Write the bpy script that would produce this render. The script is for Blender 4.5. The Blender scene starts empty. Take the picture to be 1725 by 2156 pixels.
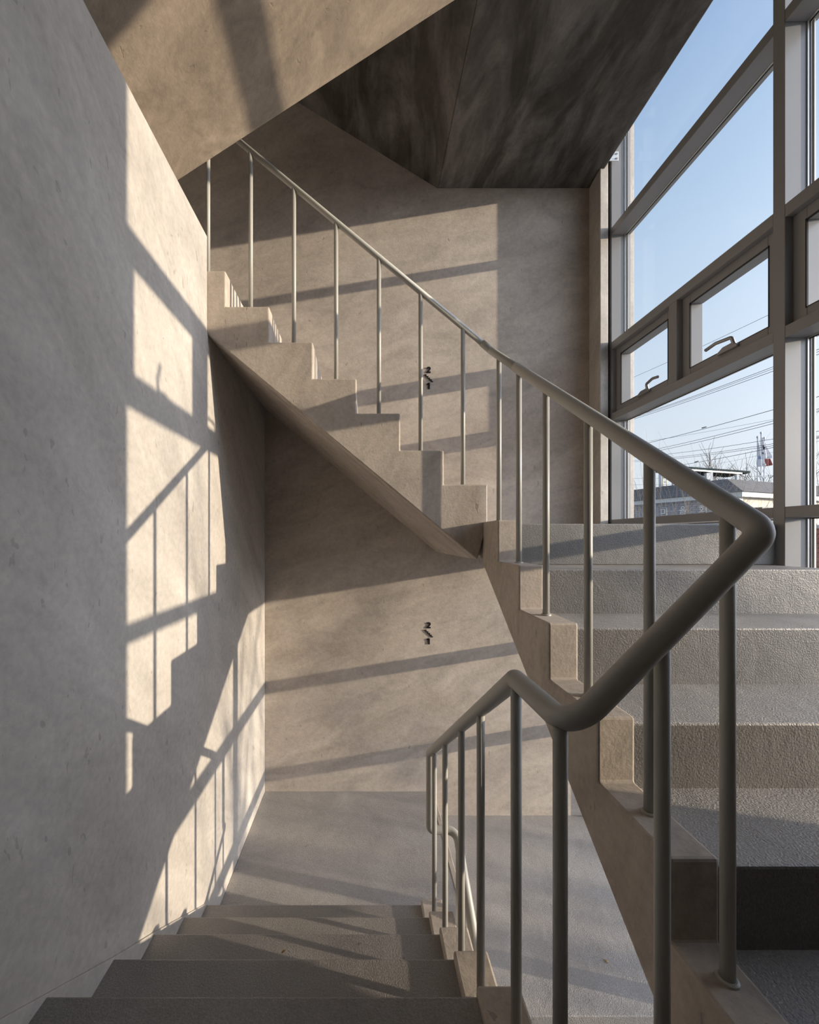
import bpy, bmesh, math, random
from mathutils import Vector, Matrix
random.seed(7)
S = bpy.context.scene
COL = S.collection
ZO = 3.1            # camera-eye heights -> world heights (stair-foot floor = 0)
F = 840.0           # focal length in pixels of the 1725 px wide frame
UC, VC = 769.0, 1133.0

# ------------------------------------------------------------------ materials
def new_mat(name):
    m = bpy.data.materials.new(name); m.use_nodes = True
    nt = m.node_tree
    return m, nt, nt.nodes['Principled BSDF']

def node(nt, typ, **kw):
    n = nt.nodes.new(typ)
    for k, v in kw.items():
        if k.startswith('in_'):
            n.inputs[k[3:].replace('_', ' ')].default_value = v
        else:
            setattr(n, k, v)
    return n

def ramp(nt, stops, src):
    r = nt.nodes.new('ShaderNodeValToRGB')
    els = r.color_ramp.elements
    while len(els) < len(stops): els.new(0.5)
    for e, (p, c) in zip(els, stops):
        e.position = p
        e.color = (c, c, c, 1) if not isinstance(c, tuple) else (*c, 1)
    nt.links.new(src, r.inputs[0])
    return r

def mapped(nt, scale=(1, 1, 1), rot=(0, 0, 0), typ='POINT'):
    g = nt.nodes.new('ShaderNodeNewGeometry')
    mp = nt.nodes.new('ShaderNodeMapping')
    mp.vector_type = typ
    mp.inputs['Scale'].default_value = scale
    mp.inputs['Rotation'].default_value = rot
    nt.links.new(g.outputs['Position'], mp.inputs['Vector'])
    return mp.outputs[0]

def noise(nt, vec, scale, detail=4, rough=0.55, dist=0.0):
    n = nt.nodes.new('ShaderNodeTexNoise')
    n.inputs['Scale'].default_value = scale
    n.inputs['Detail'].default_value = detail
    n.inputs['Roughness'].default_value = rough
    n.inputs['Distortion'].default_value = dist
    nt.links.new(vec, n.inputs['Vector'])
    return n.outputs[0]

def mix(nt, a, b, fac, blend='MIX'):
    m = nt.nodes.new('ShaderNodeMix'); m.data_type = 'RGBA'; m.blend_type = blend
    for sock, val in ((m.inputs[0], fac), (m.inputs[6], a), (m.inputs[7], b)):
        if hasattr(val, 'is_output') or isinstance(val, bpy.types.NodeSocket): nt.links.new(val, sock)
        elif isinstance(val, (int, float)): sock.default_value = val
        else: sock.default_value = (*val, 1)
    return m.outputs[2]

def concrete(name, dark, light, pits=0.6, bump=0.25, rough=0.72, streak=0.5, blotch=(0.30, 0.70), mott=1.3, dirn=(0.35, 0.25, 0.5), stretch=3.2, scuff=0.715, sdir=(0, 0, 0)):
    m, nt, b = new_mat(name)
    v = mapped(nt)
    vs = mapped(nt, (1.0, 1.0, stretch), dirn, 'TEXTURE')
    n1 = noise(nt, vs, mott * 1.6, 6, 0.62, 0.9)
    n2 = noise(nt, vs, 5.0, 8, 0.65, 1.2)
    c = mix(nt, dark, light, ramp(nt, [(blotch[0], 0.0), (blotch[1], 1.0)], n1).outputs[0])
    c = mix(nt, c, mix(nt, c, ramp(nt, [(0.3, 0.55), (0.62, 1.25)], n2).outputs[0], 1.0, 'MULTIPLY'), streak)
    n3 = noise(nt, v, 38, 3, 0.6)
    c = mix(nt, c, mix(nt, c, ramp(nt, [(0.35, 0.86), (0.65, 1.1)], n3).outputs[0], 1.0, 'MULTIPLY'), 0.6)
    # small pits and trowel nicks, elongated
    vp = mapped(nt, (1.0, 1.0, stretch * 0.9), sdir, 'TEXTURE')
    n4 = noise(nt, vp, 34, 2, 0.5, 0.4)
    pit = ramp(nt, [(scuff, 0.0), (scuff + 0.03, 0.75)], n4)
    c = mix(nt, c, tuple(x * 0.42 for x in dark), mix(nt, (0, 0, 0), (pits,) * 3, pit.outputs[0]))
    nt.links.new(c, b.inputs['Base Color'])
    b.inputs['Roughness'].default_value = rough
    b.inputs['Specular IOR Level'].default_value = 0.35
    n5 = noise(nt, v, 90, 4, 0.6)
    add = node(nt, 'ShaderNodeMath', operation='MULTIPLY_ADD'); add.inputs[1].default_value = 0.5
    nt.links.new(n2, add.inputs[0]); nt.links.new(n5, add.inputs[2])
    sub = node(nt, 'ShaderNodeMath', operation='SUBTRACT')
    nt.links.new(add.outputs[0], sub.inputs[0]); nt.links.new(pit.outputs[0], sub.inputs[1])
    bp = node(nt, 'ShaderNodeBump'); bp.inputs['Strength'].default_value = bump
    bp.inputs['Distance'].default_value = 0.004
    nt.links.new(sub.outputs[0], bp.inputs['Height']); nt.links.new(bp.outputs[0], b.inputs['Normal'])
    return m

def floor_paint(name, col, rough=0.5, bump=0.5):
    m, nt, b = new_mat(name)
    v = mapped(nt)
    n1 = noise(nt, v, 2.2, 6, 0.6, 0.8)
    c = mix(nt, tuple(x * 0.84 for x in col), tuple(min(1, x * 1.13) for x in col), ramp(nt, [(0.3, 0.0), (0.7, 1.0)], n1).outputs[0])
    n3 = noise(nt, v, 160, 2, 0.5)
    c = mix(nt, c, mix(nt, c, ramp(nt, [(0.35, 0.8), (0.7, 1.18)], n3).outputs[0], 1.0, 'MULTIPLY'), 0.7)
    n6 = noise(nt, v, 31, 2, 0.5, 0.3)
    c = mix(nt, c, tuple(x * 0.4 for x in col), ramp(nt, [(0.745, 0.0), (0.765, 0.6)], n6).outputs[0])
    nt.links.new(c, b.inputs['Base Color'])
    b.inputs['Roughness'].default_value = rough
    n2 = noise(nt, v, 210, 3, 0.55)
    n4 = noise(nt, v, 11, 3, 0.5, 0.5)
    add = node(nt, 'ShaderNodeMath', operation='MULTIPLY_ADD'); add.inputs[1].default_value = 1.4
    nt.links.new(n4, add.inputs[0]); nt.links.new(n2, add.inputs[2])
    bp = node(nt, 'ShaderNodeBump'); bp.inputs['Strength'].default_value = bump
    bp.inputs['Distance'].default_value = 0.0045
    nt.links.new(add.outputs[0], bp.inputs['Height']); nt.links.new(bp.outputs[0], b.inputs['Normal'])
    return m

def paint(name, col, rough=0.4, metal=0.0, var=0.08, spec=0.5):
    m, nt, b = new_mat(name)
    v = mapped(nt)
    n1 = noise(nt, v, 9, 4, 0.6)
    c = mix(nt, tuple(x * (1 - var) for x in col), tuple(min(1, x * (1 + var)) for x in col), n1)
    nt.links.new(c, b.inputs['Base Color'])
    b.inputs['Roughness'].default_value = rough
    b.inputs['Metallic'].default_value = metal
    b.inputs['Specular IOR Level'].default_value = spec
    return m

def shingles(name, c1, c2):
    m, nt, b = new_mat(name)
    br = node(nt, 'ShaderNodeTexBrick')
    br.inputs['Scale'].default_value = 1.0
    br.inputs['Brick Width'].default_value = 0.32
    br.inputs['Row Height'].default_value = 0.14
    br.inputs['Mortar Size'].default_value = 0.012
    br.inputs['Color1'].default_value = (*c1, 1); br.inputs['Color2'].default_value = (*c2, 1)
    br.inputs['Mortar'].default_value = (*(x * 0.5 for x in c1), 1)
    g = nt.nodes.new('ShaderNodeNewGeometry')
    sx = nt.nodes.new('ShaderNodeSeparateXYZ'); nt.links.new(g.outputs['Position'], sx.inputs[0])
    ad = node(nt, 'ShaderNodeMath', operation='ADD')
    nt.links.new(sx.outputs[0], ad.inputs[0]); nt.links.new(sx.outputs[1], ad.inputs[1])
    cx = nt.nodes.new('ShaderNodeCombineXYZ')
    nt.links.new(ad.outputs[0], cx.inputs[0]); nt.links.new(sx.outputs[2], cx.inputs[1])
    nt.links.new(cx.outputs[0], br.inputs['Vector'])
    nt.links.new(br.outputs[0], b.inputs['Base Color']); b.inputs['Roughness'].default_value = 0.85
    return m

def glass_mat():
    m = bpy.data.materials.new('window_glass'); m.use_nodes = True
    nt = m.node_tree; nt.nodes.clear()
    out = nt.nodes.new('ShaderNodeOutputMaterial')
    tr = nt.nodes.new('ShaderNodeBsdfTransparent'); tr.inputs[0].default_value = (0.955, 0.97, 0.965, 1)
    gl = nt.nodes.new('ShaderNodeBsdfGlossy'); gl.inputs['Roughness'].default_value = 0.02
    lw = nt.nodes.new('ShaderNodeLayerWeight'); lw.inputs[0].default_value = 0.5
    pw = node(nt, 'ShaderNodeMath', operation='POWER'); pw.inputs[1].default_value = 4.0
    ma = node(nt, 'ShaderNodeMath', operation='MULTIPLY_ADD'); ma.inputs[1].default_value = 0.30; ma.inputs[2].default_value = 0.02
    nt.links.new(lw.outputs['Facing'], pw.inputs[0]); nt.links.new(pw.outputs[0], ma.inputs[0])
    mx = nt.nodes.new('ShaderNodeMixShader')
    nt.links.new(ma.outputs[0], mx.inputs[0]); nt.links.new(tr.outputs[0], mx.inputs[1]); nt.links.new(gl.outputs[0], mx.inputs[2])
    nt.links.new(mx.outputs[0], out.inputs[0])
    return m

M = dict(
    wall=concrete('plaster_wall', (0.37, 0.342, 0.31), (0.50, 0.468, 0.432), pits=0.45, streak=0.30, dirn=(0.75, 0, 0), stretch=2.6, scuff=0.69, sdir=(0.12, 0, 0)),
    back=concrete('plaster_back_wall', (0.40, 0.346, 0.295), (0.535, 0.475, 0.42), pits=0.45, streak=0.4, scuff=0.705, dirn=(0, 1.25, 0.3), stretch=2.6),
    stair=concrete('stair_concrete', (0.41, 0.352, 0.298), (0.50, 0.44, 0.38), pits=0.6, bump=0.3, streak=0.45),
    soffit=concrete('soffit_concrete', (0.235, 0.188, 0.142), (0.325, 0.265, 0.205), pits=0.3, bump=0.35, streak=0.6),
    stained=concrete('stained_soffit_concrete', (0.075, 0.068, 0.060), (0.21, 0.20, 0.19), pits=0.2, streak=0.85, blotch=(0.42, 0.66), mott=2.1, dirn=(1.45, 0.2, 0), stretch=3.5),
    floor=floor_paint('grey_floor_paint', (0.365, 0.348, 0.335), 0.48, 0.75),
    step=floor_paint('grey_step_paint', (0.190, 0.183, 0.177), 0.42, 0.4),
    step_left=floor_paint('left_grey_step_paint', (0.265, 0.25, 0.238), 0.45, 0.6),  # paler grey than the step paint, used on the left flight
    rail=paint('railing_paint', (0.40, 0.39, 0.355), 0.45, var=0.04),
    alu=paint('aluminium_frame_paint', (0.27, 0.27, 0.275), 0.38, var=0.02),
    gasket=paint('black_gasket', (0.02, 0.02, 0.022), 0.5),
    spacer=paint('bare_aluminium_spacer', (0.62, 0.60, 0.58), 0.35, 0.6),
    handle=paint('silver_handle', (0.33, 0.33, 0.34), 0.3, 0.5),
    galv=paint('galvanised_bracket', (0.70, 0.74, 0.78), 0.35, 0.3),
    sign=paint('black_sign_paint', (0.012, 0.012, 0.013), 0.4),
    glass=glass_mat(),
    shingle=shingles('roof_shingles', (0.10, 0.098, 0.10), (0.15, 0.14, 0.14)),
    siding=shingles('blue_grey_stone_wall', (0.27, 0.29, 0.34), (0.32, 0.34, 0.39)),
    cream=paint('cream_siding', (0.56, 0.50, 0.41), 0.7, var=0.03),
    fascia=paint('white_fascia', (0.50, 0.53, 0.56), 0.5),
    letter=paint('pale_sign_letter', (0.66, 0.69, 0.72), 0.4),
    darkwin=paint('dark_window_pane', (0.05, 0.06, 0.07), 0.15),
    panel=paint('solar_panel_face', (0.04, 0.055, 0.06), 1.0, spec=0.0),
    steel=paint('grey_steel', (0.45, 0.46, 0.47), 0.4, 0.3),
    wire=paint('cable_sheath', (0.05, 0.05, 0.052), 0.6),
    twig=paint('winter_twig', (0.30, 0.235, 0.18), 0.8, var=0.25),
    bark=paint('tree_bark', (0.10, 0.08, 0.065), 0.9, var=0.25),
    flagw=paint('white_flag_cloth', (0.74, 0.75, 0.80), 0.8),
    flagr=paint('red_flag_cloth', (0.30, 0.09, 0.085), 0.8),
    flagk=paint('dark_flag_mark', (0.03, 0.03, 0.05), 0.8),
    flagb=paint('blue_flag_mark', (0.25, 0.32, 0.50), 0.8),
    gold=paint('brass_tip', (0.5, 0.36, 0.12), 0.35, 0.6),
    brick=shingles('red_brick', (0.30, 0.12, 0.08), (0.36, 0.16, 0.11)),
    ground=paint('winter_ground', (0.36, 0.34, 0.30), 0.95, var=0.25),
    leaf=paint('dry_leaf', (0.34, 0.20, 0.08), 0.7, var=0.2),
)

# ------------------------------------------------------------------ mesh builder
class MB:
    def __init__(self): self.v = []; self.f = []; self.sm = []
    def add(self, vs, fs, smooth=False):
        o = len(self.v); self.v += [Vector(p) for p in vs]
        self.f += [[i + o for i in f] for f in fs]; self.sm += [smooth] * len(fs)
        return self
    def box(self, x0, x1, y0, y1, z0, z1):
        return self.add([(x0, y0, z0), (x1, y0, z0), (x1, y1, z0), (x0, y1, z0), (x0, y0, z1), (x1, y0, z1), (x1, y1, z1), (x0, y1, z1)],
                        [(0, 3, 2, 1), (4, 5, 6, 7), (0, 1, 5, 4), (1, 2, 6, 5), (2, 3, 7, 6), (3, 0, 4, 7)])
    def prism(self, poly, w0, w1, mp):
        """closed polygon [(s,z)] extruded from w0 to w1; mp(s,w,z)->xyz"""
        n = len(poly)
        vs = [mp(s, w0, z) for s, z in poly] + [mp(s, w1, z) for s, z in poly]
        fs = [tuple(range(n)), tuple(reversed(range(n, 2 * n)))] + [(i, i + n, (i + 1) % n + n, (i + 1) % n) for i in range(n)]
        return self.add(vs, fs)
    def tube(self, pts, r, seg=16, caps=True, smooth=True, r1=None):
        pts = [Vector(p) for p in pts]; n = len(pts)
        r1 = r if r1 is None else r1
        t0 = (pts[1] - pts[0]).normalized()
        up = Vector((0, 0, 1)) if abs(t0.z) < 0.9 else Vector((1, 0, 0))
        nrm = t0.cross(up).normalized()
        vs = []; prev = t0
        for i, p in enumerate(pts):
            if i == 0: t = t0
            elif i == n - 1: t = (pts[i] - pts[i - 1]).normalized()
            else: t = ((pts[i] - pts[i - 1]).normalized() + (pts[i + 1] - pts[i]).normalized()).normalized()
            q = prev.rotation_difference(t); nrm = (q @ nrm).normalized(); prev = t
            bn = t.cross(nrm).normalized()
            k = 1.0
            if 0 < i < n - 1:
                c = (pts[i] - pts[i - 1]).normalized().dot(t); k = 1.0
            rr = r + (r1 - r) * i / (n - 1)
            for j in range(seg):
                a = 2 * math.pi * j / seg
                vs.append(p + (nrm * math.cos(a) + bn * math.sin(a)) * rr * k)
        fs = []
        for i in range(n - 1):
            for j in range(seg):
                a, b = i * seg + j, i * seg + (j + 1) % seg
                fs.append((a, b, b + seg, a + seg))
        self.add(vs, fs, smooth)
        if caps and seg > 3:
            o = len(self.v) - len(vs)
            self.f += [[o + j for j in reversed(range(seg))], [o + (n - 1) * seg + j for j in range(seg)]]
            self.sm += [False, False]
        return self
    def disc(self, c, r, h, seg=20, dome=0.0):
        x, y, z = c
        vs = []; rings = [(r, 0), (r * 0.97, h * 0.6), (r * 0.78, h)]
        for rr, hh in rings:
            for j in range(seg):
                a = 2 * math.pi * j / seg; vs.append((x + rr * math.cos(a), y + rr * math.sin(a), z + hh))
        fs = [(i * seg + j, i * seg + (j + 1) % seg, (i + 1) * seg + (j + 1) % seg, (i + 1) * seg + j) for i in range(2) for j in range(seg)]
        fs += [tuple(reversed(range(seg))), tuple(range(2 * seg, 3 * seg))]
        return self.add(vs, fs, False)
    def build(self, name, mat, parent=None, bevel=0, seg=2, raw=False, fix=True):
        off = Vector((0, 0, 0))
        p = parent
        while p is not None: off += p.location; p = p.parent
        me = bpy.data.meshes.new(name)
        if parent is None:
            xs = [v.x for v in self.v]; ys = [v.y for v in self.v]; zs = [v.z for v in self.v]
            base = Vector(((min(xs) + max(xs)) / 2, (min(ys) + max(ys)) / 2, min(zs) + ZO))
        else: base = off
        me.from_pydata([(v.x - base.x, v.y - base.y, v.z + ZO - base.z) for v in self.v], [], self.f)
        for pl, s in zip(me.polygons, self.sm): pl.use_smooth = s
        if fix:
            bm = bmesh.new(); bm.from_mesh(me)
            bmesh.ops.recalc_face_normals(bm, faces=bm.faces); bm.to_mesh(me); bm.free()
        me.materials.append(mat)
        o = bpy.data.objects.new(name, me); COL.objects.link(o)
        if parent is None: o.location = base
        else: o.parent = parent
        if bevel:
            b = o.modifiers.new('edge', 'BEVEL'); b.width = bevel; b.segments = seg; b.limit_method = 'ANGLE'; b.angle_limit = math.radians(35)
            b.use_clamp_overlap = True
        return o

def tag(o, label, cat, group=None, kind=None):
    if label: o['label'] = label
    if cat: o['category'] = cat
    if group: o['group'] = group
    if kind: o['kind'] = kind
    return o

def thing(name, loc, label, cat, group=None, kind=None):
    o = bpy.data.objects.new(name, None); COL.objects.link(o)
    o.empty_display_size = 0.1
    o.location = (loc[0], loc[1], loc[2] + ZO)
    return tag(o, label, cat, group, kind)

def fillet(pts, radii, n=8):
    pts = [Vector(p) for p in pts]; out = [pts[0]]
    for i in range(1, len(pts) - 1):
        r = radii[i - 1]
        a = (pts[i - 1] - pts[i]); b = (pts[i + 1] - pts[i]); la, lb = a.length, b.length
        a.normalize(); b.normalize()
        ang = a.angle(b)
        if r <= 0 or ang > math.pi - 0.01: out.append(pts[i]); continue
        d = min(r / math.tan(ang / 2), la * 0.48, lb * 0.48); rr = d * math.tan(ang / 2)
        c = pts[i] + (a + b).normalized() * (rr / math.sin(ang / 2))
        p0 = pts[i] + a * d; p1 = pts[i] + b * d
        v0 = (p0 - c); v1 = (p1 - c); tot = v0.angle(v1)
        ax = v0.cross(v1).normalized()
        for k in range(n + 1): out.append(c + Matrix.Rotation(tot * k / n, 3, ax) @ v0)
    out.append(pts[-1]); return out

XYZ_Y = lambda s, w, z: (w, s, z)        # profile runs along +Y, width along X
XYZ_mY = lambda s, w, z: (w, -s, z)      # rises towards the camera
XYZ_mX = lambda s, w, z: (-s, w, z)      # rises towards -X
XYZ_X = lambda s, w, z: (s, w, z)        # rises towards +X

# key planes (metres, relative to the lens; z=0 is eye level)
XL = -0.842; YS = 2.13; YB = 3.352
XI = 1.965; XG = 2.085
ZLAND = -2.127; ZLOW = -2.33; ZCAM = -1.02; ZBASE = -3.1

# ------------------------------------------------------------------ setting: walls, floors, ceiling
def struct(name, mb, mat, bevel=0.0, parent=None):
    o = mb.build(name, mat, parent, bevel)
    if parent is None: o['kind'] = 'structure'
    return o

lw = MB().prism([(-1.3, ZBASE), (YB, ZBASE), (YB, 1.105), (YS, 1.105), (YS, 1.61), (-1.3, 1.61)], XL - 0.22, XL, XYZ_Y)
tag(struct('wall_left', lw, M['wall'], 0.006), 'pale plastered wall on the left of the stairs with window shadows across it', 'wall')
struct('wall_left', MB().box(-2.6, -2.45, -1.3, YB, 1.3, 5.5), M['wall'])
tag(struct('wall_back', MB().box(-2.45, 2.2, YB, YB + 0.16, ZBASE, 5.5), M['back']), 'tan plastered wall facing the camera behind the rear stair flight', 'wall')
stub = MB().prism([(1.882, YB), (1.868, 3.168), (1.936, 3.178), (1.963, 3.222), (2.2, 3.262), (2.2, YB)], -0.10, 5.5, lambda s, w, z: (s, z, w))
tag(struct('wall_right', stub, M['wall'], 0.004), 'narrow concrete return beside the far window jamb', 'wall')
tag(struct('wall_right', MB().box(XI, 2.2, -1.3, 0.63, ZBASE, 5.5), M['wall']), 'solid wall right of the camera before the glazing starts', 'wall')
struct('wall_front', MB().box(-2.6, 2.2, -1.46, -1.3, ZBASE, 5.5), M['wall'])
struct('ceiling', MB().box(-2.6, 2.2, -1.3, YB, 5.5, 5.66), M['back'])
tag(struct('floor', MB().box(XL, 0.545, 2.105, YB, ZLAND - 0.2, ZLAND), M['floor'], 0.004), 'grey painted half landing at the foot of the left flight', 'floor')
tag(struct('trim_2', MB().box(0.545, 0.578, 2.105, YB, ZLAND - 0.2, ZLAND + 0.002), M['stair'], 0.004), 'bare concrete edging strip of the half landing', 'floor')
tag(struct('floor', MB().box(0.578, XI, 1.944, YB, ZLOW - 0.2, ZLOW), M['floor'], 0.004), 'rough grey painted floor one step below the half landing', 'floor')
struct('floor', MB().box(XL, 0.60, -1.3, 0.786, ZCAM - 0.18, ZCAM), M['floor'], 0.004)
struct('floor', MB().box(0.60, XI, -1.3, 0.552, ZCAM - 0.18, ZCAM), M['floor'])
struct('floor', MB().box(XL, XI, -1.3, YB, ZBASE - 0.2, ZBASE), M['floor'])
struct('floor', MB().box(-2.45, -1.202, YS, YB, 1.38, 1.62).box(-2.45, XL - 0.225, -1.3, YS, 1.4, 1.605), M['stair'])

# ------------------------------------------------------------------ stair flights
def flight(name, loc, label, noses, z_start, s_end, z_soff, s_soff_top, slope_soff, s0, wstrip, wcoat, mp, lift, mat_coat, lit_tread=None):
    """noses: [(s, top z)] in rising order, z_soff = soffit height at s_soff_top, then sloping down"""
    root = thing(name, loc, label, 'stairs')
    soff = lambda s: z_soff - slope_soff * (s_soff_top - s)
    def profile(dz):
        p = [(noses[0][0], z_start + dz)]
        for i, (s, z) in enumerate(noses):
            p.append((s, z + dz))
            nx = noses[i + 1][0] if i + 1 < len(noses) else s_end
            p.append((nx, z + dz))
        return p
    def low():
        q = [(s_end, z_soff)] if s_end > s_soff_top else [(s_end, soff(s_end))]
        if s_end > s_soff_top: q.append((s_soff_top, z_soff))
        q.append((s0, soff(s0)))
        return q
    base = [(s0, z_start)] if s0 < noses[0][0] - 1e-4 else []
    st = MB().prism(profile(lift) + low() + [(s0, max(soff(s0) + .01, z_start - .0))] if False else profile(lift) + low(), wstrip[0], wstrip[1], mp)
    st.build('stringer', M['stair'], root, 0.007, 2)
    # waist slab under the painted steps
    sl = [(noses[0][0], z_start - 0.004)] + [(s, z - 0.004) for s, z in zip([n[0] for n in noses[1:]], [n[1] for n in noses[:-1]])]
    sl += [(s_end, noses[-1][1] - 0.02 if len(noses) > 1 else noses[-1][1])]
    top = [(noses[0][0] + 0.001, z_start - 0.003)]
    for i in range(1, len(noses)): top.append((noses[i][0] + 0.001, noses[i - 1][1] - 0.003))
    top.append((s_end, noses[-1][1] - 0.06))
    if s_end > noses[-1][0] + 0.3: top.insert(-1, (noses[-1][0] + 0.12, noses[-1][1] - 0.06))
    MB().prism(top + low(), wcoat[0], wcoat[1], mp).build('waist_slab', M['stair'], root)
    for i, (s, z) in enumerate(noses):
        zp = z_start if i == 0 else noses[i - 1][1]
        nx = noses[i + 1][0] if i + 1 < len(noses) else s_end
        tri = [(s, zp), (s, z), (nx, z)]
        if i + 1 == len(noses):
            tri = [(s, zp), (s, z), (nx, z), (nx, z - 0.06), (s + 0.12 if nx > s + 0.3 else s + 0.05, z - 0.06)]
        else:
            tri = [(s + 0.003, zp - 0.02), (s + 0.003, z), (nx + 0.015, z), (nx + 0.015, z - 0.025), (s + 0.05, zp - 0.02)]
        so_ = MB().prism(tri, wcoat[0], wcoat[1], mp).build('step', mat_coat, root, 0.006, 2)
        if lit_tread is not None:  # top faces get a lighter material: skylight put into the colour
            so_.data.materials.append(lit_tread)
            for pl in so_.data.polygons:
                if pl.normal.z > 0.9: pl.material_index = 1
    return root

# A: rises away from the camera on the right
A_n = [(0.556, -0.856), (0.826, -0.682), (1.085, -0.505), (1.374, -0.311), (1.642, -0.129), (1.900, 0.068)]
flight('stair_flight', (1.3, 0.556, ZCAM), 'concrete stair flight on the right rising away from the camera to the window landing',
       A_n, ZCAM - 0.018, YB, -0.10, 2.2, 0.688, 0.63, (0.632, 0.735), (0.726, 1.955), XYZ_Y, 0.018, M['step'], M['floor'])  # same paint as the risers, lightened on top to imitate skylight
# B: rises to the left across the back wall
B_n = [(-x, z) for x, z in zip([0.654, 0.4207, 0.1874, -0.0459, -0.279, -0.5125, -0.7458, -0.979], [0.2865, 0.469, 0.667, 0.852, 1.047, 1.237, 1.428, 1.62])]
B_slope = 0.835
flight('stair_flight', (-0.2, 2.7, 0.08), 'concrete stair flight rising to the left along the back wall above the half landing',
       B_n, 0.0885, 1.2, -0.098 + B_slope * 1.778, 1.2, B_slope, -0.60, (YS, YS + 0.11), (YS + 0.11, YB), XYZ_mX, 0.0, M['stair'])
# D: drops away from the camera along the left wall
D_n = [(-2.105, -1.930), (-1.847, -1.750), (-1.586, -1.569), (-1.332, -1.400), (-1.0525, -1.204), (-0.79, -1.02)]
flight('stair_flight', (-0.2, 1.5, ZLAND), 'grey painted stair flight dropping away from the camera along the left wall',
       D_n, ZLAND, -0.70, -1.22, -0.70, 0.69, -2.3, (0.294, 0.408), (XL, 0.300), XYZ_mY, 0.026, M['step_left'])
# E: lowest flight dropping towards the camera
E_n = [(0.0, 0.0)]
rt = thing('stair_flight', (1.2, 1.5, ZBASE), 'lowest grey flight whose first riser shows at the bottom edge below the rough floor', 'stairs')
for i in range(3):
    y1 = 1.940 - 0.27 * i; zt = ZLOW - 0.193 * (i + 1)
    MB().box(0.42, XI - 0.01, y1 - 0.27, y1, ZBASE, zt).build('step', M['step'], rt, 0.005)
# C: upper flight rising to the right, seen from below in the sun
def zc(x): return 2.353 + 0.65 * x
YC = 1.96; XC = 0.895
rc = thing('stair_flight', (-0.3, 1.5, 1.62), 'sunlit sloping underside of the upper flight at the top left', 'stairs')
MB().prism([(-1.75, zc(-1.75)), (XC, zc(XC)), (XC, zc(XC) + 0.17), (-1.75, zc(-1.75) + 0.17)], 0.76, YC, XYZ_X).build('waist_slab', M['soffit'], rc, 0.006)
for i in range(8):
    x0 = XC - 0.29 * (i + 1)
    MB().prism([(x0, zc(x0) + 0.172), (x0, zc(x0 + 0.29) + 0.172), (x0 + 0.29, zc(x0 + 0.29) + 0.172)], 0.76, YC, XYZ_X).build('step', M['step'], rc)
# B': flight above, dark underside with its landing
def zb(x): return 2.937 + 0.617 * (0.61 - x)
rb = thing('stair_flight', (0.3, 2.7, 2.94), 'dark stained underside of the top flight and its flat landing', 'stairs')
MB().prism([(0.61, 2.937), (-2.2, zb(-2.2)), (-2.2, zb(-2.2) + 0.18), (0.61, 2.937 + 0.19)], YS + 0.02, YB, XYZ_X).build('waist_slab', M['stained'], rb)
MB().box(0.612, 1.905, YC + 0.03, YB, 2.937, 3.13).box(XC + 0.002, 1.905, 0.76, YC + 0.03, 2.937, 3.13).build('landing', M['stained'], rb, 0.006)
for i in range(8):
    x1 = 0.61 - 0.29 * i
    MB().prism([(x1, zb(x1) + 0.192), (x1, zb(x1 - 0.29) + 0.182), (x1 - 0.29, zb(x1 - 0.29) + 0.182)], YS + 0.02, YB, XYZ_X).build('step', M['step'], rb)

# sloped skirting between the left wall and flight D
sk = [(-s, z) for s, z in D_n]
poly = [(y, z + 0.004) for y, z in sk] + [(sk[-1][0], sk[-1][1] - 0.30), (sk[0][0], sk[0][1] - 0.25)]
tag(struct('trim_1', MB().prism(poly, XL + 0.0005, XL + 0.007, XYZ_Y), M['wall'], 0.002), 'thin plaster skirting stepping down the left wall above the grey steps', 'skirting')

# ------------------------------------------------------------------ railing
rail = thing('stair_railing', (0.5, 1.2, ZCAM), 'grey green tubular steel railing winding along all the stair flights', 'railing')
def zB(x): return 1.03 + 0.829 * (0.688 - x)
def zA(y): return 1.03 - 0.686 * (2.185 - y)
P1 = (0.690, 0.688, 0.012); P2 = (0.343, 0.664, -0.318); P3 = (0.340, 0.902, -0.318)
pb = fillet([(-1.25, 2.185, zB(-1.25)), (0.672, 2.185, zB(0.672))], [])
MB().tube(pb, 0.0158, 20).build('handrail', M['rail'], rail)['label'] = 'thin handrail on the rear flight'
el = fillet([(0.640, 2.185, zB(0.640)), (0.688, 2.185, 1.028), (0.688, 1.80, zA(1.80))], [0.022], 6)
MB().tube(el, 0.0185, 20).build('handrail_elbow', M['rail'], rail)
def zD(y): return -0.318 - 0.678 * (y - 0.902)
pa = fillet([(0.688, 1.82, zA(1.82)), P1, P2, P3, (0.340, 2.085, zD(2.085)), (0.340, 2.085, -1.525), (0.4775, 2.085, -1.525), (0.4775, 1.50, -1.91)],
            [0.045, 0.055, 0.022, 0.018, 0.025, 0.05], 10)
MB().tube(pa, 0.0212, 24).build('handrail', M['rail'], rail)['label'] = 'thick handrail turning from the right flight down to the left flight'
def post(x, y, z0, z1, r=0.0122):
    p = MB().tube([(x, y, z0), (x, y, z1)], r, 20).build('post', M['rail'], rail)
    MB().disc((x, y, z0), 0.0185, 0.006).build('floor_flange', M['rail'], p)
for y, z in ((0.757, -0.838), (0.965, -0.664), (1.23, -0.487), (1.517, -0.293), (1.785, -0.111), (2.05, 0.0865)): post(0.688, y, z, zA(y) - 0.005)
for x, z in ((-0.861, 1.428), (-0.627, 1.237), (-0.390, 1.047), (-0.159, 0.852), (0.0754, 0.667), (0.304, 0.469), (0.536, 0.2865)): post(x, 2.185, z, zB(x) - 0.004, 0.0118)
for y, z in ((1.958, -1.904), (1.696, -1.724), (1.408, -1.543), (1.173, -1.374), (0.898, -1.178)): post(0.340, y, z, zD(y) - 0.012, 0.0118)
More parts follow.
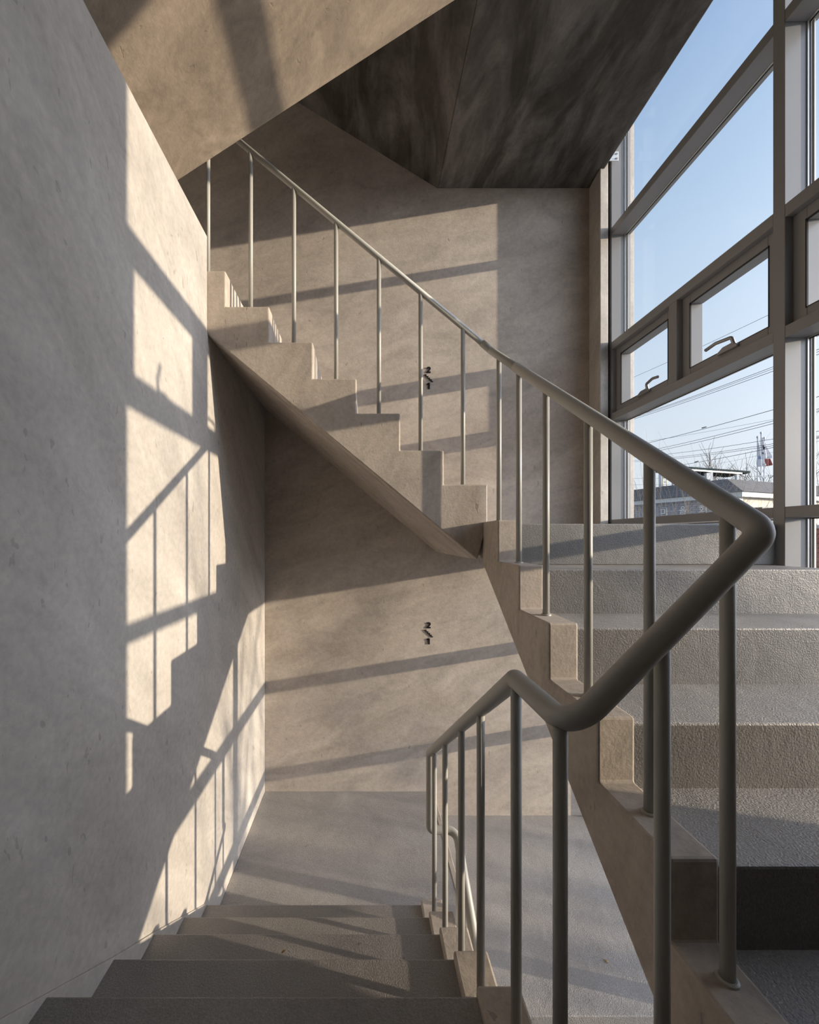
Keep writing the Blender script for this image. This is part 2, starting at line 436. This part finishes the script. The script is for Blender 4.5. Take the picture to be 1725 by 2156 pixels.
post(0.340, 0.695, ZCAM, -0.328, 0.0122)
tt = (0.514 - P2[0]) / (P1[0] - P2[0])
post(0.514, 0.690, ZCAM, P2[2] + tt * (P1[2] - P2[2]) - 0.008)
post(0.4775, 2.05, ZLAND, -1.56, 0.0118)
post(0.4775, 1.62, ZLOW - 0.386, -1.84, 0.0118)

# ------------------------------------------------------------------ wall signs
def ribbon(mb, pts, w, d, fr):
    """flat stroke with square ends, thickness d; fr(a,b,depth)->xyz"""
    P = [Vector(p) for p in pts]; n = len(P); L = []; R = []
    closed = (P[0] - P[-1]).length < 1e-6
    for i in range(n):
        if closed:
            a = (P[i] - P[i - 1 if i > 0 else n - 2]); b = (P[(i + 1) if i < n - 1 else 1] - P[i])
        else:
            a = P[i] - P[i - 1] if i > 0 else P[1] - P[0]
            b = P[i + 1] - P[i] if i < n - 1 else P[i] - P[i - 1]
        a = a.normalized(); b = b.normalized(); t = (a + b)
        t = t.normalized() if t.length > 1e-6 else a
        nn = Vector((-t.y, t.x)); k = min(1.6, 1 / max(0.3, t.dot(a)))
        L.append(P[i] + nn * w / 2 * k); R.append(P[i] - nn * w / 2 * k)
    vs = [fr(p.x, p.y, 0) for p in L] + [fr(p.x, p.y, 0) for p in R] + [fr(p.x, p.y, d) for p in L] + [fr(p.x, p.y, d) for p in R]
    fs = []
    for i in range(n - 1):
        fs += [(i, i + 1, n + i + 1, n + i), (2 * n + i, 3 * n + i, 3 * n + i + 1, 2 * n + i + 1),
               (i, 2 * n + i, 2 * n + i + 1, i + 1), (n + i, n + i + 1, 3 * n + i + 1, 3 * n + i)]
    if not closed: fs += [(0, n, 3 * n, 2 * n), (n - 1, 3 * n - 1, 4 * n - 1, 2 * n - 1)]
    mb.add(vs, fs); return mb

def wall_sign(vtop, label):
    k = YB / F; gx = lambda u: (u - UC) * k; gz = lambda v: (VC - v) * k
    root = thing('wall_sign', (gx(902.5), YB - 0.002, gz(vtop + 46)), label, 'sign', 'stair level signs on the back wall')
    fr = lambda a, b, d: (gx(a), YB - 0.0065 + d, gz(vtop + b))
    D = 0.0062; w = 3.1
    two = [(899.6, 3.0), (900.6, 1.9), (902.2, 1.35), (904.0, 1.4), (905.3, 2.3), (905.5, 3.8), (904.7, 5.4), (902.8, 7.6), (900.6, 9.9), (899.9, 10.9), (902, 11.1), (906.8, 11.1)]
    mb = ribbon(MB(), two, w, D, fr); mb.build('digit', M['sign'], root)
    pts = [(893.2, 16.6)]
    for i in range(5):
        x = 897.4 + i * 3.6; y = 16.6 + i * 3.5
        pts += [(x, y)] + ([(x, y + 3.5)] if i < 4 else [])
    ribbon(MB(), pts, 1.9, D, fr).build('stair_pictogram', M['sign'], root)
    one = [(898.6, 36.8), (901.5, 35.6), (903.2, 34.6), (903.2, 46.3)]
    mb = MB(); ribbon(mb, one[:3], 2.8, D, fr); ribbon(mb, [(903.2, 33.9), (903.2, 46.3)], 4.0, D, fr)
    mb.build('digit', M['sign'], root)
    return root
wall_sign(773.0, 'small black 2 over 1 stair sign above the rear flight, behind its railing')
wall_sign(1310.0, 'small black 2 over 1 stair sign on the wall below the rear flight')

# ------------------------------------------------------------------ curtain wall
win = thing('window_1', (2.02, 1.9, ZBASE), 'tall grey aluminium window wall on the right with sky behind', 'window', None, 'structure')
JY = (3.18, 3.245); MY = (1.867, 1.922); NY = (0.630, 0.695)
bays = [(MY[1], JY[0], (2.516, 2.581)), (NY[1], MY[0], (1.318, 1.373))]
ZT = [(-2.45, -2.33), (-1.58, -1.495), (-0.84, -0.757), (0.0965, 0.147), (0.938, 0.993), (1.503, 1.563), (2.416, 2.475), (3.30, 3.36), (4.4, 4.46), (5.38, 5.5)]
for y0, y1, zlo, zhi in ((*JY, -0.10, 5.5), (3.295, YB - 0.002, ZBASE, -0.101), (*MY, ZBASE, 5.5), (*NY, ZBASE, 5.5)):
    MB().box(XI, XG, y0, y1, zlo, zhi).box(XG + 0.001, XG + 0.035, y0 + 0.006, y1 - 0.006, zlo, zhi).build('mullion', M['alu'], win, 0.0015, 1)
for (ya, yb_, mm) in bays:
    for z0, z1 in ZT:
        yb = 3.295 if (yb_ > 3 and z1 < -0.2) else yb_
        MB().box(XI + 0.001, XG, ya, yb, z0, z1).box(XG + 0.001, XG + 0.03, ya, yb, z0 + 0.004, z1 - 0.004).build('transom', M['alu'], win, 0.0015, 1)
    for i in range(len(ZT) - 1):
        za, zb_ = ZT[i][1], ZT[i + 1][0]
        yb = 3.295 if (yb_ > 3 and za < -1.0) else yb_
        if abs(za - 0.993) < 1e-6:
            MB().box(XI, XG, mm[0], mm[1], za, zb_).build('mullion', M['alu'], win, 0.0015, 1)
            for (sa, sb, hand) in ((ya, mm[0], 1), (mm[1], yb, -1)):
                fw = 0.060; xs0, xs1 = XI + 0.038, XG - 0.006
                sash = MB()
                sash.box(xs0, xs1, sa, sa + fw, za, zb_).box(xs0, xs1, sb - fw, sb, za, zb_)
                sash.box(xs0, xs1, sa + fw, sb - fw, za, za + fw).box(xs0, xs1, sa + fw, sb - fw, zb_ - fw, zb_)
                so = sash.build('vent_sash', M['alu'], win, 0.002, 1)
                g = MB(); gw = 0.007; xg = xs0 - 0.001
                y0, y1, z0, z1 = sa + fw - gw, sb - fw + gw, za + fw - gw, zb_ - fw + gw
                g.box(xg, xg + .006, y0, y0 + gw, z0, z1).box(xg, xg + .006, y1 - gw, y1, z0, z1)
                g.box(xg, xg + .006, y0, y1, z0, z0 + gw * .5).box(xg, xg + .006, y0, y1, z1 - gw, z1)
                g.build('gasket', M['gasket'], so)
                MB().box(XG - 0.012, XG - 0.008, sa + fw - .01, sb - fw + .01, za + fw - .01, zb_ - fw + .01).build('pane', M['glass'], so)
                # lever handle
                hy = (sa + sb) / 2 - 0.025; hz = za + fw - 0.012
                hm = MB()
                hm.prism([(hy - 0.062, hz - .012), (hy + 0.062, hz - .012), (hy + 0.062, hz), (hy + 0.026, hz + 0.020), (hy - 0.026, hz + 0.020), (hy - 0.062, hz)], xs0 - 0.016, xs0 - 0.001, XYZ_Y)
                d = -1 if hand == -1 else 1
                ny_ = hy - 0.038
                path = fillet([(xs0 - 0.008, ny_, hz + 0.008), (xs0 - 0.018, ny_ + 0.004 * d, hz + 0.046), (xs0 - 0.034, ny_ + 0.085 * d, hz + 0.052), (xs0 - 0.040, ny_ + 0.145 * d, hz + 0.040)], [0.012, 0.03], 6)
                if sa < 1.0: path = fillet([(xs0 - 0.008, ny_, hz + 0.008), (xs0 - 0.022, ny_ - 0.004, hz + 0.05), (xs0 - 0.03, ny_ + 0.022, hz + 0.125)], [0.03], 6)
                hm.tube(path, 0.0095, 12)
                hm.build('handle', M['handle'], so, 0.002, 1)
        else:
            pn = MB().box(XG - 0.004, XG + 0.004, ya + 0.002, yb - 0.002, za + 0.002, zb_ - 0.002).build('pane', M['glass'], win)
            g = MB(); h = 0.007
            for x0, x1, ww, in ((XG - 0.0085, XG - 0.005, h),):
                g.box(x0, x1, ya, ya + ww, za, zb_).box(x0, x1, yb - ww, yb, za, zb_).box(x0, x1, ya, yb, za, za + ww * .6).box(x0, x1, ya, yb, zb_ - ww, zb_)
            g.build('gasket', M['gasket'], pn)
            g = MB(); h = 0.020
            x0, x1 = XG - 0.018, XG - 0.009; h = 0.005
            g.box(x0, x1, ya, ya + h, za, zb_).box(x0, x1, yb - h, yb, za, zb_).box(x0, x1, ya, yb, za, za + 0.003).box(x0, x1, ya, yb, zb_ - 0.003, zb_)
            g.box(XG + .005, XG + .012, yb - .012, yb, za, zb_).box(XG + .005, XG + .012, ya, ya + .012, za, zb_)
            g.build('glazing_bead', M['spacer'], pn)
# steel clip between the top landing and the far jamb
br = MB().box(1.912, 1.985, 3.06, 3.066, 3.00, 3.085)
cl = thing('anchor_bracket', (1.95, 3.06, 3.0), 'small pale slotted steel bracket between dark landing and far window jamb', 'bracket')
MB().box(1.90, 2.0, 3.145, 3.151, 2.975, 3.05).build('plate', M['galv'], cl, 0.002)
for zz in (2.988, 3.025): MB().box(1.975, 1.99, 3.138, 3.145, zz, zz + 0.008).build('bolt', M['steel'], cl)

# ------------------------------------------------------------------ dry leaves on the floors
def leaf(x, y, z, rot, sc, label):
    mb = MB(); n = 9; vs = []
    for i in range(n):
        t = i / (n - 1); w = 0.5 * math.sin(math.pi * (0.08 + 0.92 * t)) * (1 - 0.3 * t)
        for sgn in (-1, 0, 1):
            px = (t - 0.5) * 1.5; py = sgn * w * 0.8; pz = 0.10 + 0.16 * abs(sgn) * w + 0.12 * math.sin(3 * t)
            c, s = math.cos(rot), math.sin(rot)
            vs.append((x + sc * (px * c - py * s), y + sc * (px * s + py * c), z + sc * pz))
    fs = []
    for i in range(n - 1):
        for j in range(2): fs.append((i * 3 + j, i * 3 + j + 1, i * 3 + j + 4, i * 3 + j + 3))
    mb.add(vs, fs, True)
    o = mb.build('dry_leaf', M['leaf'], fix=False)
    m = o.modifiers.new('thick', 'SOLIDIFY'); m.thickness = 0.0008
    return tag(o, label, 'leaf')
def floor_at(u, v, z): y = -z * F / (v - VC); return (u - UC) * y / F, y
x, y = floor_at(1276, 2024, ZLOW); leaf(x, y, ZLOW, 2.1, 0.016, 'small tan dry leaf on the rough lower floor at the right')
x, y = floor_at(598, 2004, -1.40); leaf(x, y, -1.400, 0.6, 0.011, 'tiny brown dry leaf on a step of the left flight')
x, y = floor_at(603, 2048, -1.204); leaf(x, 1.10 if False else y, -1.400 if False else -1.204, 1.2, 0.006, 'dark crumb of dry leaf on the nearest grey step') if False else None

# ------------------------------------------------------------------ outside
gnd = MB().box(2.4, 140, -90, 160, -3.5, -3.3)
struct('ground', gnd, M['ground'])
e1 = Vector((0.943, 0.333, 0)); e2 = Vector((-0.333, 0.943, 0)); C0 = Vector((22.46, 24.0, 0))
def bp(a, b, z): p = C0 + e1 * a + e2 * b; return (p.x, p.y, z)
hall = thing('village_hall', bp(4, 5, -3.3), 'blue grey hall with shingled skirt roof and pale sign letters, outside the window', 'building')
def bbox(a0, a1, b0, b1, z0, z1, mb=None):
    mb = mb or MB()
    return mb.add([bp(a0, b0, z0), bp(a1, b0, z0), bp(a1, b1, z0), bp(a0, b1, z0), bp(a0, b0, z1), bp(a1, b0, z1), bp(a1, b1, z1), bp(a0, b1, z1)],
                  [(0, 3, 2, 1), (4, 5, 6, 7), (0, 1, 5, 4), (1, 2, 6, 5), (2, 3, 7, 6), (3, 0, 4, 7)])
bbox(0, 0.3, 0.0, 17, -3.3, 2.45).build('side_wall', M['siding'], hall)
bbox(0.3, 15, 0, 17, -3.3, 2.44).build('front_wall', M['cream'], hall)
bbox(-0.06, 0.32, -0.06, 0.3, -3.3, 2.45).build('corner_pilaster', M['fascia'], hall)
bbox(-0.4, 15.4, -0.4, 17.4, 2.46, 2.74).build('fascia', M['fascia'], hall)
ro = MB(); o0 = -0.5; i0 = 1.25
ro.add([bp(o0, o0, 2.745), bp(15.5, o0, 2.745), bp(15.5, 17.5, 2.745), bp(o0, 17.5, 2.745), bp(i0, i0, 3.80), bp(15.5 - i0, i0, 3.80), bp(15.5 - i0, 17.5 - i0, 3.80), bp(i0, 17.5 - i0, 3.80)],
       [(0, 3, 2, 1), (4, 5, 6, 7), (0, 1, 5, 4), (1, 2, 6, 5), (2, 3, 7, 6), (3, 0, 4, 7)])
ro.build('skirt_roof', M['shingle'], hall)
for a0, a1, z0, z1 in ((1.6, 3.6, -0.3, 1.55), (5.0, 7.0, -0.3, 1.55)):
    w_ = bbox(a0, a1, -0.05, 0.02, z0, z1).build('window', M['fascia'], hall)
    bbox(a0 + .08, a1 - .08, -0.07, -0.051, z0 + .08, z1 - .08).build('pane', M['darkwin'], w_)
bbox(0.9, 3.4, -0.7, -0.05, 1.72, 1.84).build('door_canopy', M['wire'], hall)
# Hangul sign letters on the side wall (stroke built)
def hangul(strokes, t0, zc_, h):
    fr = lambda a, b, d: bp(-0.09 + d, t0 - (a - 0.5) * h, zc_ + (0.5 - b) * h)
    mb = MB()
    for st in strokes: ribbon(mb, st, 0.10, 0.085, fr)
    mb.build('sign_letter', M['letter'], hall)
circ = lambda cx, cy, r: [(cx + r * math.cos(i * math.pi / 6), cy + r * math.sin(i * math.pi / 6)) for i in range(13)]
hangul([[(0.08, 0.2), (0.52, 0.2), (0.52, 0.75), (0.08, 0.75), (0.08, 0.2)], [(0.78, 0.0), (0.78, 1.0)], [(0.78, 0.48), (0.98, 0.48)]], 4.22, 1.86, 0.52)
hangul([circ(0.5, 0.17, 0.16), [(0.05, 0.44), (0.95, 0.44)], [(0.2, 0.57), (0.8, 0.57), (0.8, 0.74), (0.2, 0.74), (0.2, 0.95), (0.82, 0.95)]], 3.03, 1.86, 0.52)
hangul([[(0.2, 0.06), (0.5, 0.06)], [(0.08, 0.2), (0.64, 0.2)], circ(0.36, 0.44, 0.15), [(0.36, 0.62), (0.36, 0.8)], [(0.04, 0.82), (0.7, 0.78)], [(0.86, 0.0), (0.86, 1.0)]], 1.84, 1.86, 0.52)
hangul([[(0.1, 0.08), (0.56, 0.08), (0.56, 0.3)], [(0.34, 0.32), (0.34, 0.5)], [(0.05, 0.54), (0.68, 0.5)], [(0.8, 0.0), (0.8, 0.64)], [(0.8, 0.3), (0.98, 0.3)], [(0.2, 0.66), (0.2, 0.94), (0.9, 0.94)]], 0.65, 1.86, 0.52)

def at(u, v, y): return ((u - UC) * y / F, y, (VC - v) * y / F)
# solar rack on the roof
ry = 30.0
rk = thing('solar_rack', at(1500, 1030, ry), 'long thin solar panel rack on posts above the hall roof', 'solar panels')
a, b = Vector(at(1405, 984, 29)), Vector(at(1580, 996, 31)); dr = (b - a)
n_ = Vector((dr.y, -dr.x, 0)).normalized()
def slab(mb, p, q, wdt, thk, drop):
    p, q = Vector(p), Vector(q); up = Vector((0, 0, thk))
    f = Vector(n_) * wdt; f.z = -drop
    vs = [p, q, q - f, p - f]; vs += [x_ + up for x_ in vs]
    return mb.add(vs, [(0, 3, 2, 1), (4, 5, 6, 7), (0, 1, 5, 4), (1, 2, 6, 5), (2, 3, 7, 6), (3, 0, 4, 7)])
slab(MB(), a, b, 1.6, 0.16, -0.1).build('panel', M['panel'], rk)
slab(MB(), a + Vector((0, 0, -0.12)), a + dr * 0.9 + Vector((0, 0, -0.12)), 0.08, 0.11, 0).build('beam', M['alu'], rk)
for u, v in ((1497, 994), (1552, 999), (1419, 988)):
    p = at(u, v, ry - 0.2)
    MB().box(p[0] - 0.09, p[0] + 0.09, p[1] - 0.09, p[1] + 0.09, 3.0, p[2]).build('post', M['fascia'], rk)
p = at(1490, 1003, ry - 0.5); MB().box(p[0] - .14, p[0] + .14, p[1] - .1, p[1] + .1, p[2] - .24, p[2] + .24).build('inverter_box', M['steel'], rk)
mp_ = thing('vent_stack', at(1391, 1034, 29.5), 'pale round vent stack on the hall roof beside a short ladder', 'vent pipe')
p = at(1391, 1030, 29.5); MB().tube([(p[0], p[1], 3.0), (p[0], p[1], p[2] + 1.7)], 0.11, 12).build('pipe', M['fascia'], mp_)
ld = thing('roof_ladder', at(1400, 1034, 29.5), 'short rusty ladder above the hall roof edge', 'ladder')
for uu in (1396, 1404):
    p = at(uu, 1028, 29.4); MB().tube([(p[0], p[1], 3.3), (p[0], p[1], p[2] + 1.2)], 0.025, 8).build('rail', M['gold'], ld)
for vv in (1006, 1015, 1024):
    p, q = at(1396, vv, 29.4), at(1404, vv, 29.4); MB().tube([p, q], 0.02, 8).build('rung', M['wire'], ld)

# flag poles
def flagpole(u, vtop, y, fl, label):
    p = at(u, vtop, y); root = thing('flagpole', (p[0], p[1], -3.3), label, 'flagpole', 'flagpoles behind the hall roof')
    MB().tube([(p[0], p[1], -3.3), (p[0], p[1], p[2])], 0.036, 10).build('pole', M['steel'], root)
    MB().disc((p[0], p[1], p[2]), 0.085, 0.16, 12).build('finial', M['steel'], root)
    k = y / F
    v0, v1, wd, mat, marks = fl
    # limp cloth hanging in folds from the pole
    nu, nv = 9, 16; vs = []
    for i in range(nv + 1):
        t = i / nv; ww = wd * k * (0.12 + 0.88 * min(1, t * 1.15)) ; zz = (VC - (v0 + (v1 - v0) * t)) * k
        for j in range(nu + 1):
            s = j / nu
            sag = (0.20 * s * (v1 - v0) * k * (0.6 if t < .9 else 1)) * (0.3 + 0.7 * (1 - t))
            if t > 0.9: sag *= -0.6
            vs.append((p[0] + 0.06 + ww * s, p[1] + 0.12 * math.sin(s * 9 + t * 2) * (0.3 + t), zz - sag))
    fs = [(i * (nu + 1) + j, i * (nu + 1) + j + 1, (i + 1) * (nu + 1) + j + 1, (i + 1) * (nu + 1) + j) for i in range(nv) for j in range(nu)]
    fo = MB().add(vs, fs, True).build('flag', mat, root, fix=False)
    fo.modifiers.new('cloth', 'SOLIDIFY').thickness = 0.01
    fo.data.materials.append(M['flagk']); fo.data.materials.append(M['flagb']); fo.data.materials.append(M['flagr'])
    for pl in fo.data.polygons:
        i, j = divmod(pl.index, nu)
        for (i0, i1, j0, j1, mi) in marks:
            if i0 <= i < i1 and j0 <= j < j1: pl.material_index = mi
    return root
flagpole(1595.5, 922, 36, (929, 983, 13, M['flagw'], [(9, 11, 1, 6, 2)]), 'leftmost of three flagpoles beyond the hall, white flag with a bluish mark')
flagpole(1603, 913, 36, (919, 967, 20, M['flagw'], [(6, 9, 2, 3, 1), (6, 9, 4, 5, 1), (6, 9, 6, 7, 1), (7, 8, 3, 4, 1), (11, 12, 0, 2, 1)]), 'middle and tallest of three flagpoles beyond the hall, white flag with black marks')
flagpole(1609.5, 924, 36.6, (930, 982, 13, M['flagw'], [(10, 16, 0, 9, 3)]), 'rightmost of three flagpoles beyond the hall, flag with a red lower half')

# power lines
W = [(1326, 798, 1617, 664, .010, 'faint cable crossing the far vent panes, highest of the power lines'),
     (1352, 872, 1624, 774, .013, 'upper cable of the close bundle just under the vent transom'),
     (1352, 874, 1624, 778, .011, 'middle cable of the close bundle just under the vent transom'),
     (1352, 877, 1624, 783, .013, 'lowest cable of the close bundle just under the vent transom'),
     (1355, 935, 1624, 864, .015, 'single thick power line below the close bundle'),
     (1350, 931, 1624, 884, .007, 'faint thin cable just below the single thick power line'),
     (1376, 947, 1624, 887.6, .013, 'upper line of the evenly spaced pair in the middle of the sky'),
     (1382, 950, 1624, 893, .013, 'lower line of the evenly spaced pair in the middle of the sky'),
     (1398, 957, 1624, 925, .012, 'power line crossing behind the flag tops'),
     (1410, 964, 1624, 935, .012, 'upper line of the close pair crossing the flags'),
     (1410, 967, 1624, 939, .012, 'lower line of the close pair crossing the flags'),
     (1428, 980, 1624, 943, .014, 'power line sinking to the left end of the solar rack'),
     (1470, 983, 1624, 953, .006, 'faint cable running low behind the flags'),
     (1322, 1007.5, 1626, 1001.5, .009, 'nearly level cable passing under the solar rack'),
     (1322, 1020.5, 1626, 1016, .009, 'lowest nearly level cable just above the hall roof')]
for (u0, v0, u1, v1, r, lab) in W:
    y0, y1 = 38.0, 26.0
    if abs(v1 - v0) < 10: y0, y1 = 44.0, 40.0
    p, q = Vector(at(u0, v0, y0)), Vector(at(u1, v1, y1)); d = q - p
    pts = []
    for i in range(25):
        t = -0.6 + 2.4 * i / 24
        sag = 0.25 * (t) * (t - 1) * 1.0
        pts.append(p + d * t + Vector((0, 0, sag)))
    tag(MB().tube(pts, r * 1.25, 6, False).build('power_line', M['wire'], fix=False), lab, 'cable', 'power lines outside')
for i, (u, v, dis, lab) in enumerate(((1483, 900, 31.5, 'dark cable clamp on the single thick power line'), (1467, 972, 35.6, 'dark cable clamp on the power line above the solar rack'))):
    p = at(u, v, dis); tag(MB().tube([(p[0] - .12, p[1] + .08, p[2] - 0.03), (p[0] + .12, p[1] - .08, p[2] + 0.03)], .04, 8).build('cable_clamp', M['wire']), lab, 'clamp')

# bare trees and shrubs
def grow(mb, p, d, ln, r, lvl, seg, spread, kids, up):
    pts = [p]; dd = d.copy(); n = 4
    for i in range(n):
        dd = (dd + Vector((random.gauss(0, .10), random.gauss(0, .10), random.gauss(0, .06) + up))).normalized()
        pts.append(pts[-1] + dd * ln / n)
    mb.tube(pts, r, seg, False, True, r * 0.55)
    if lvl == 0: return
    for k in range(kids):
        t = 0.3 + 0.7 * random.random(); i = min(n - 1, int(t * n)); q = pts[i].lerp(pts[i + 1], t * n - i)
        a = random.uniform(0, 2 * math.pi); s = random.uniform(spread * .5, spread)
        side = Vector((math.cos(a), math.sin(a), 0.2)).normalized()
        nd = (dd * math.cos(s) + side * math.sin(s)).normalized()
        grow(mb, q, nd, ln * random.uniform(.45, .75), r * .55, lvl - 1, seg, spread, kids, up)
def bare(name, base, h, stems, r, lvl, kids, spread, lab, mat, cat='tree', group=None, up=0.06, lean=0.22):
    mb = MB(); b = Vector(base)
    for s in range(stems):
        a = random.uniform(0, 6.28); d = Vector((math.cos(a) * lean, math.sin(a) * lean, 1)).normalized()
        grow(mb, b + Vector((math.cos(a) * .12 * min(stems, 4) / 4, math.sin(a) * .12, 0)), d, h * random.uniform(.7, 1), r * random.uniform(.7, 1), lvl, 4 if lvl > 1 else 4, spread, kids, up)
    return tag(mb.build(name, mat, fix=False), lab, cat, group)
def gx(u, y): return (u - UC) * y / F
G = 'bare shrubs outside the window'
bare('bare_shrub', (gx(1345, 11), 11, -3.3), 3.45, 10, .010, 2, 4, .5, 'bare winter shrub outside, in the far left corner of the lower pane', M['twig'], 'shrub', G)
bare('bare_shrub', (gx(1418, 11.5), 11.5, -3.3), 3.35, 12, .010, 2, 4, .5, 'bare winter shrub outside, in front of the first sign letter', M['twig'], 'shrub', G)
bare('bare_shrub', (gx(1475, 11), 11, -3.3), 3.3, 11, .010, 2, 4, .5, 'bare winter shrub outside, behind the bend of the right handrail', M['twig'], 'shrub', G)
bare('bare_shrub', (gx(1560, 10.5), 10.5, -3.3), 3.5, 12, .010, 2, 4, .5, 'bare winter shrub outside, in front of the cream hall front', M['twig'], 'shrub', G)
bare('bare_shrub', (gx(1730, 9.5), 9.5, -3.3), 3.94, 10, .011, 2, 3, .55, 'bare winter shrub outside the near window bay at the right edge', M['twig'], 'shrub', G)
bare('bare_tree', (gx(1575, 44), 44, -3.3), 8.4, 3, .13, 3, 5, .8, 'dark leafless tree behind the hall roof near the flagpoles', M['bark'], 'tree', up=0.03)
bare('bare_tree', (gx(1450, 46), 46, -3.3), 7.6, 3, .10, 3, 5, .8, 'dark leafless tree far behind the solar rack', M['bark'], 'tree', up=0.03)
# tree towards the sun whose soft shadow streaks the walls
bare('bare_tree', (9.5, 0.1, -3.3), 4.1, 4, .022, 2, 4, .6, 'leafless sapling by the glazing whose faint shadow streaks the left wall', M['twig'], 'tree')
bare('bare_tree', (10.2, 0.95, -3.3), 4.3, 3, .022, 2, 4, .6, 'leafless sapling by the glazing whose faint shadow streaks the back wall', M['twig'], 'tree')
# brick gate pillar seen at the right edge under the sill
gp = thing('gate_pillar', (gx(1722, 12), 12, -3.3), 'red brick gate pillar with pale cap low at the right edge', 'pillar')
x = gx(1742, 12); MB().box(x - .22, x + .22, 11.8, 12.2, -3.3, 0.3).build('shaft', M['brick'], gp); MB().box(x - .27, x + .27, 11.75, 12.25, 0.3, 0.4).build('cap', M['fascia'], gp)
gf = thing('garden_fence', (gx(1700, 13), 13, -3.3), 'white picket fence beyond the near bay under the sill', 'fence')
for i in range(16):
    x = gx(1600, 13) + i * 0.16; MB().box(x, x + .09, 13, 13.04, -3.3, 0.35).build('picket', M['fascia'], gf)
MB().box(gx(1600, 13), gx(1600, 13) + 2.6, 13.045, 13.09, -0.2, -0.1).build('rail', M['fascia'], gf)

# ------------------------------------------------------------------ light, sky, camera
GLOW_N, GLOW_S, GLOW_C = 7.0, 7.6, (0.88, 0.91, 1.05)
wd = bpy.data.worlds.new('sky'); S.world = wd; wd.use_nodes = True
nt = wd.node_tree; nt.nodes.clear()
out = nt.nodes.new('ShaderNodeOutputWorld'); bg = nt.nodes.new('ShaderNodeBackground')
tc = nt.nodes.new('ShaderNodeTexCoord'); sx = nt.nodes.new('ShaderNodeSeparateXYZ')
nt.links.new(tc.outputs['Generated'], sx.inputs[0])
rp = ramp(nt, [(0.0, (0.78, 0.80, 0.83)), (0.10, (0.76, 0.80, 0.87)), (0.28, (0.66, 0.75, 0.88)), (0.5, (0.51, 0.65, 0.85)), (0.75, (0.31, 0.46, 0.73)), (1.0, (0.20, 0.33, 0.60))], sx.outputs[2])
# broad glow added to the sky around the sun, out of view, as fill light
L = Vector((1.0, -0.24, 0.16)).normalized()
nv = node(nt, 'ShaderNodeVectorMath', operation='NORMALIZE'); nt.links.new(tc.outputs['Generated'], nv.inputs[0])
dt = node(nt, 'ShaderNodeVectorMath', operation='DOT_PRODUCT'); dt.inputs[1].default_value = L
nt.links.new(nv.outputs[0], dt.inputs[0])
mxm = node(nt, 'ShaderNodeMath', operation='MAXIMUM'); mxm.inputs[1].default_value = 0.0
nt.links.new(dt.outputs['Value'], mxm.inputs[0])
pwm = node(nt, 'ShaderNodeMath', operation='POWER'); pwm.inputs[1].default_value = GLOW_N
nt.links.new(mxm.outputs[0], pwm.inputs[0])
up = ramp(nt, [(0.47, 0.0), (0.53, 1.0)], node(nt, 'ShaderNodeMath', operation='MULTIPLY_ADD').outputs[0])
ma_ = up.inputs[0].links[0].from_node; ma_.inputs[1].default_value = 0.5; ma_.inputs[2].default_value = 0.5
nt.links.new(sx.outputs[2], ma_.inputs[0])
gm = node(nt, 'ShaderNodeMath', operation='MULTIPLY'); nt.links.new(pwm.outputs[0], gm.inputs[0]); nt.links.new(up.outputs[0], gm.inputs[1])
gl_ = mix(nt, (0, 0, 0), GLOW_C, gm.outputs[0])
sc_ = nt.nodes.new('ShaderNodeVectorMath'); sc_.operation = 'SCALE'; sc_.inputs['Scale'].default_value = GLOW_S
nt.links.new(gl_, sc_.inputs[0])
ad_ = node(nt, 'ShaderNodeVectorMath', operation='ADD'); nt.links.new(sc_.outputs[0], ad_.inputs[0]); nt.links.new(rp.outputs[0], ad_.inputs[1])
nt.links.new(ad_.outputs[0], bg.inputs[0]); bg.inputs[1].default_value = 1.0
nt.links.new(bg.outputs[0], out.inputs[0])

sd = bpy.data.lights.new('sun', 'SUN'); sd.energy = 5.9; sd.color = (1.0, 0.82, 0.63); sd.angle = math.radians(0.6)
so = bpy.data.objects.new('sun', sd); COL.objects.link(so); so.location = (20, -5, 8)
so.rotation_euler = L.to_track_quat('Z', 'Y').to_euler()

cd = bpy.data.cameras.new('camera'); cam = bpy.data.objects.new('camera', cd); COL.objects.link(cam)
cam.location = (0, 0, ZO); cam.rotation_euler = (math.pi / 2, 0, 0)
cd.sensor_fit = 'HORIZONTAL'; cd.sensor_width = 36.0; cd.lens = 36.0 * F / 1725
cd.shift_x = (862.5 - UC) / 1725; cd.shift_y = (VC - 1078) / 1725
cd.clip_start = 0.02; cd.clip_end = 500
S.camera = cam
S.view_settings.view_transform = 'Standard'; S.view_settings.look = 'None'
S.view_settings.exposure = 0.16; S.view_settings.gamma = 1.0; S.view_settings.use_curve_mapping = False
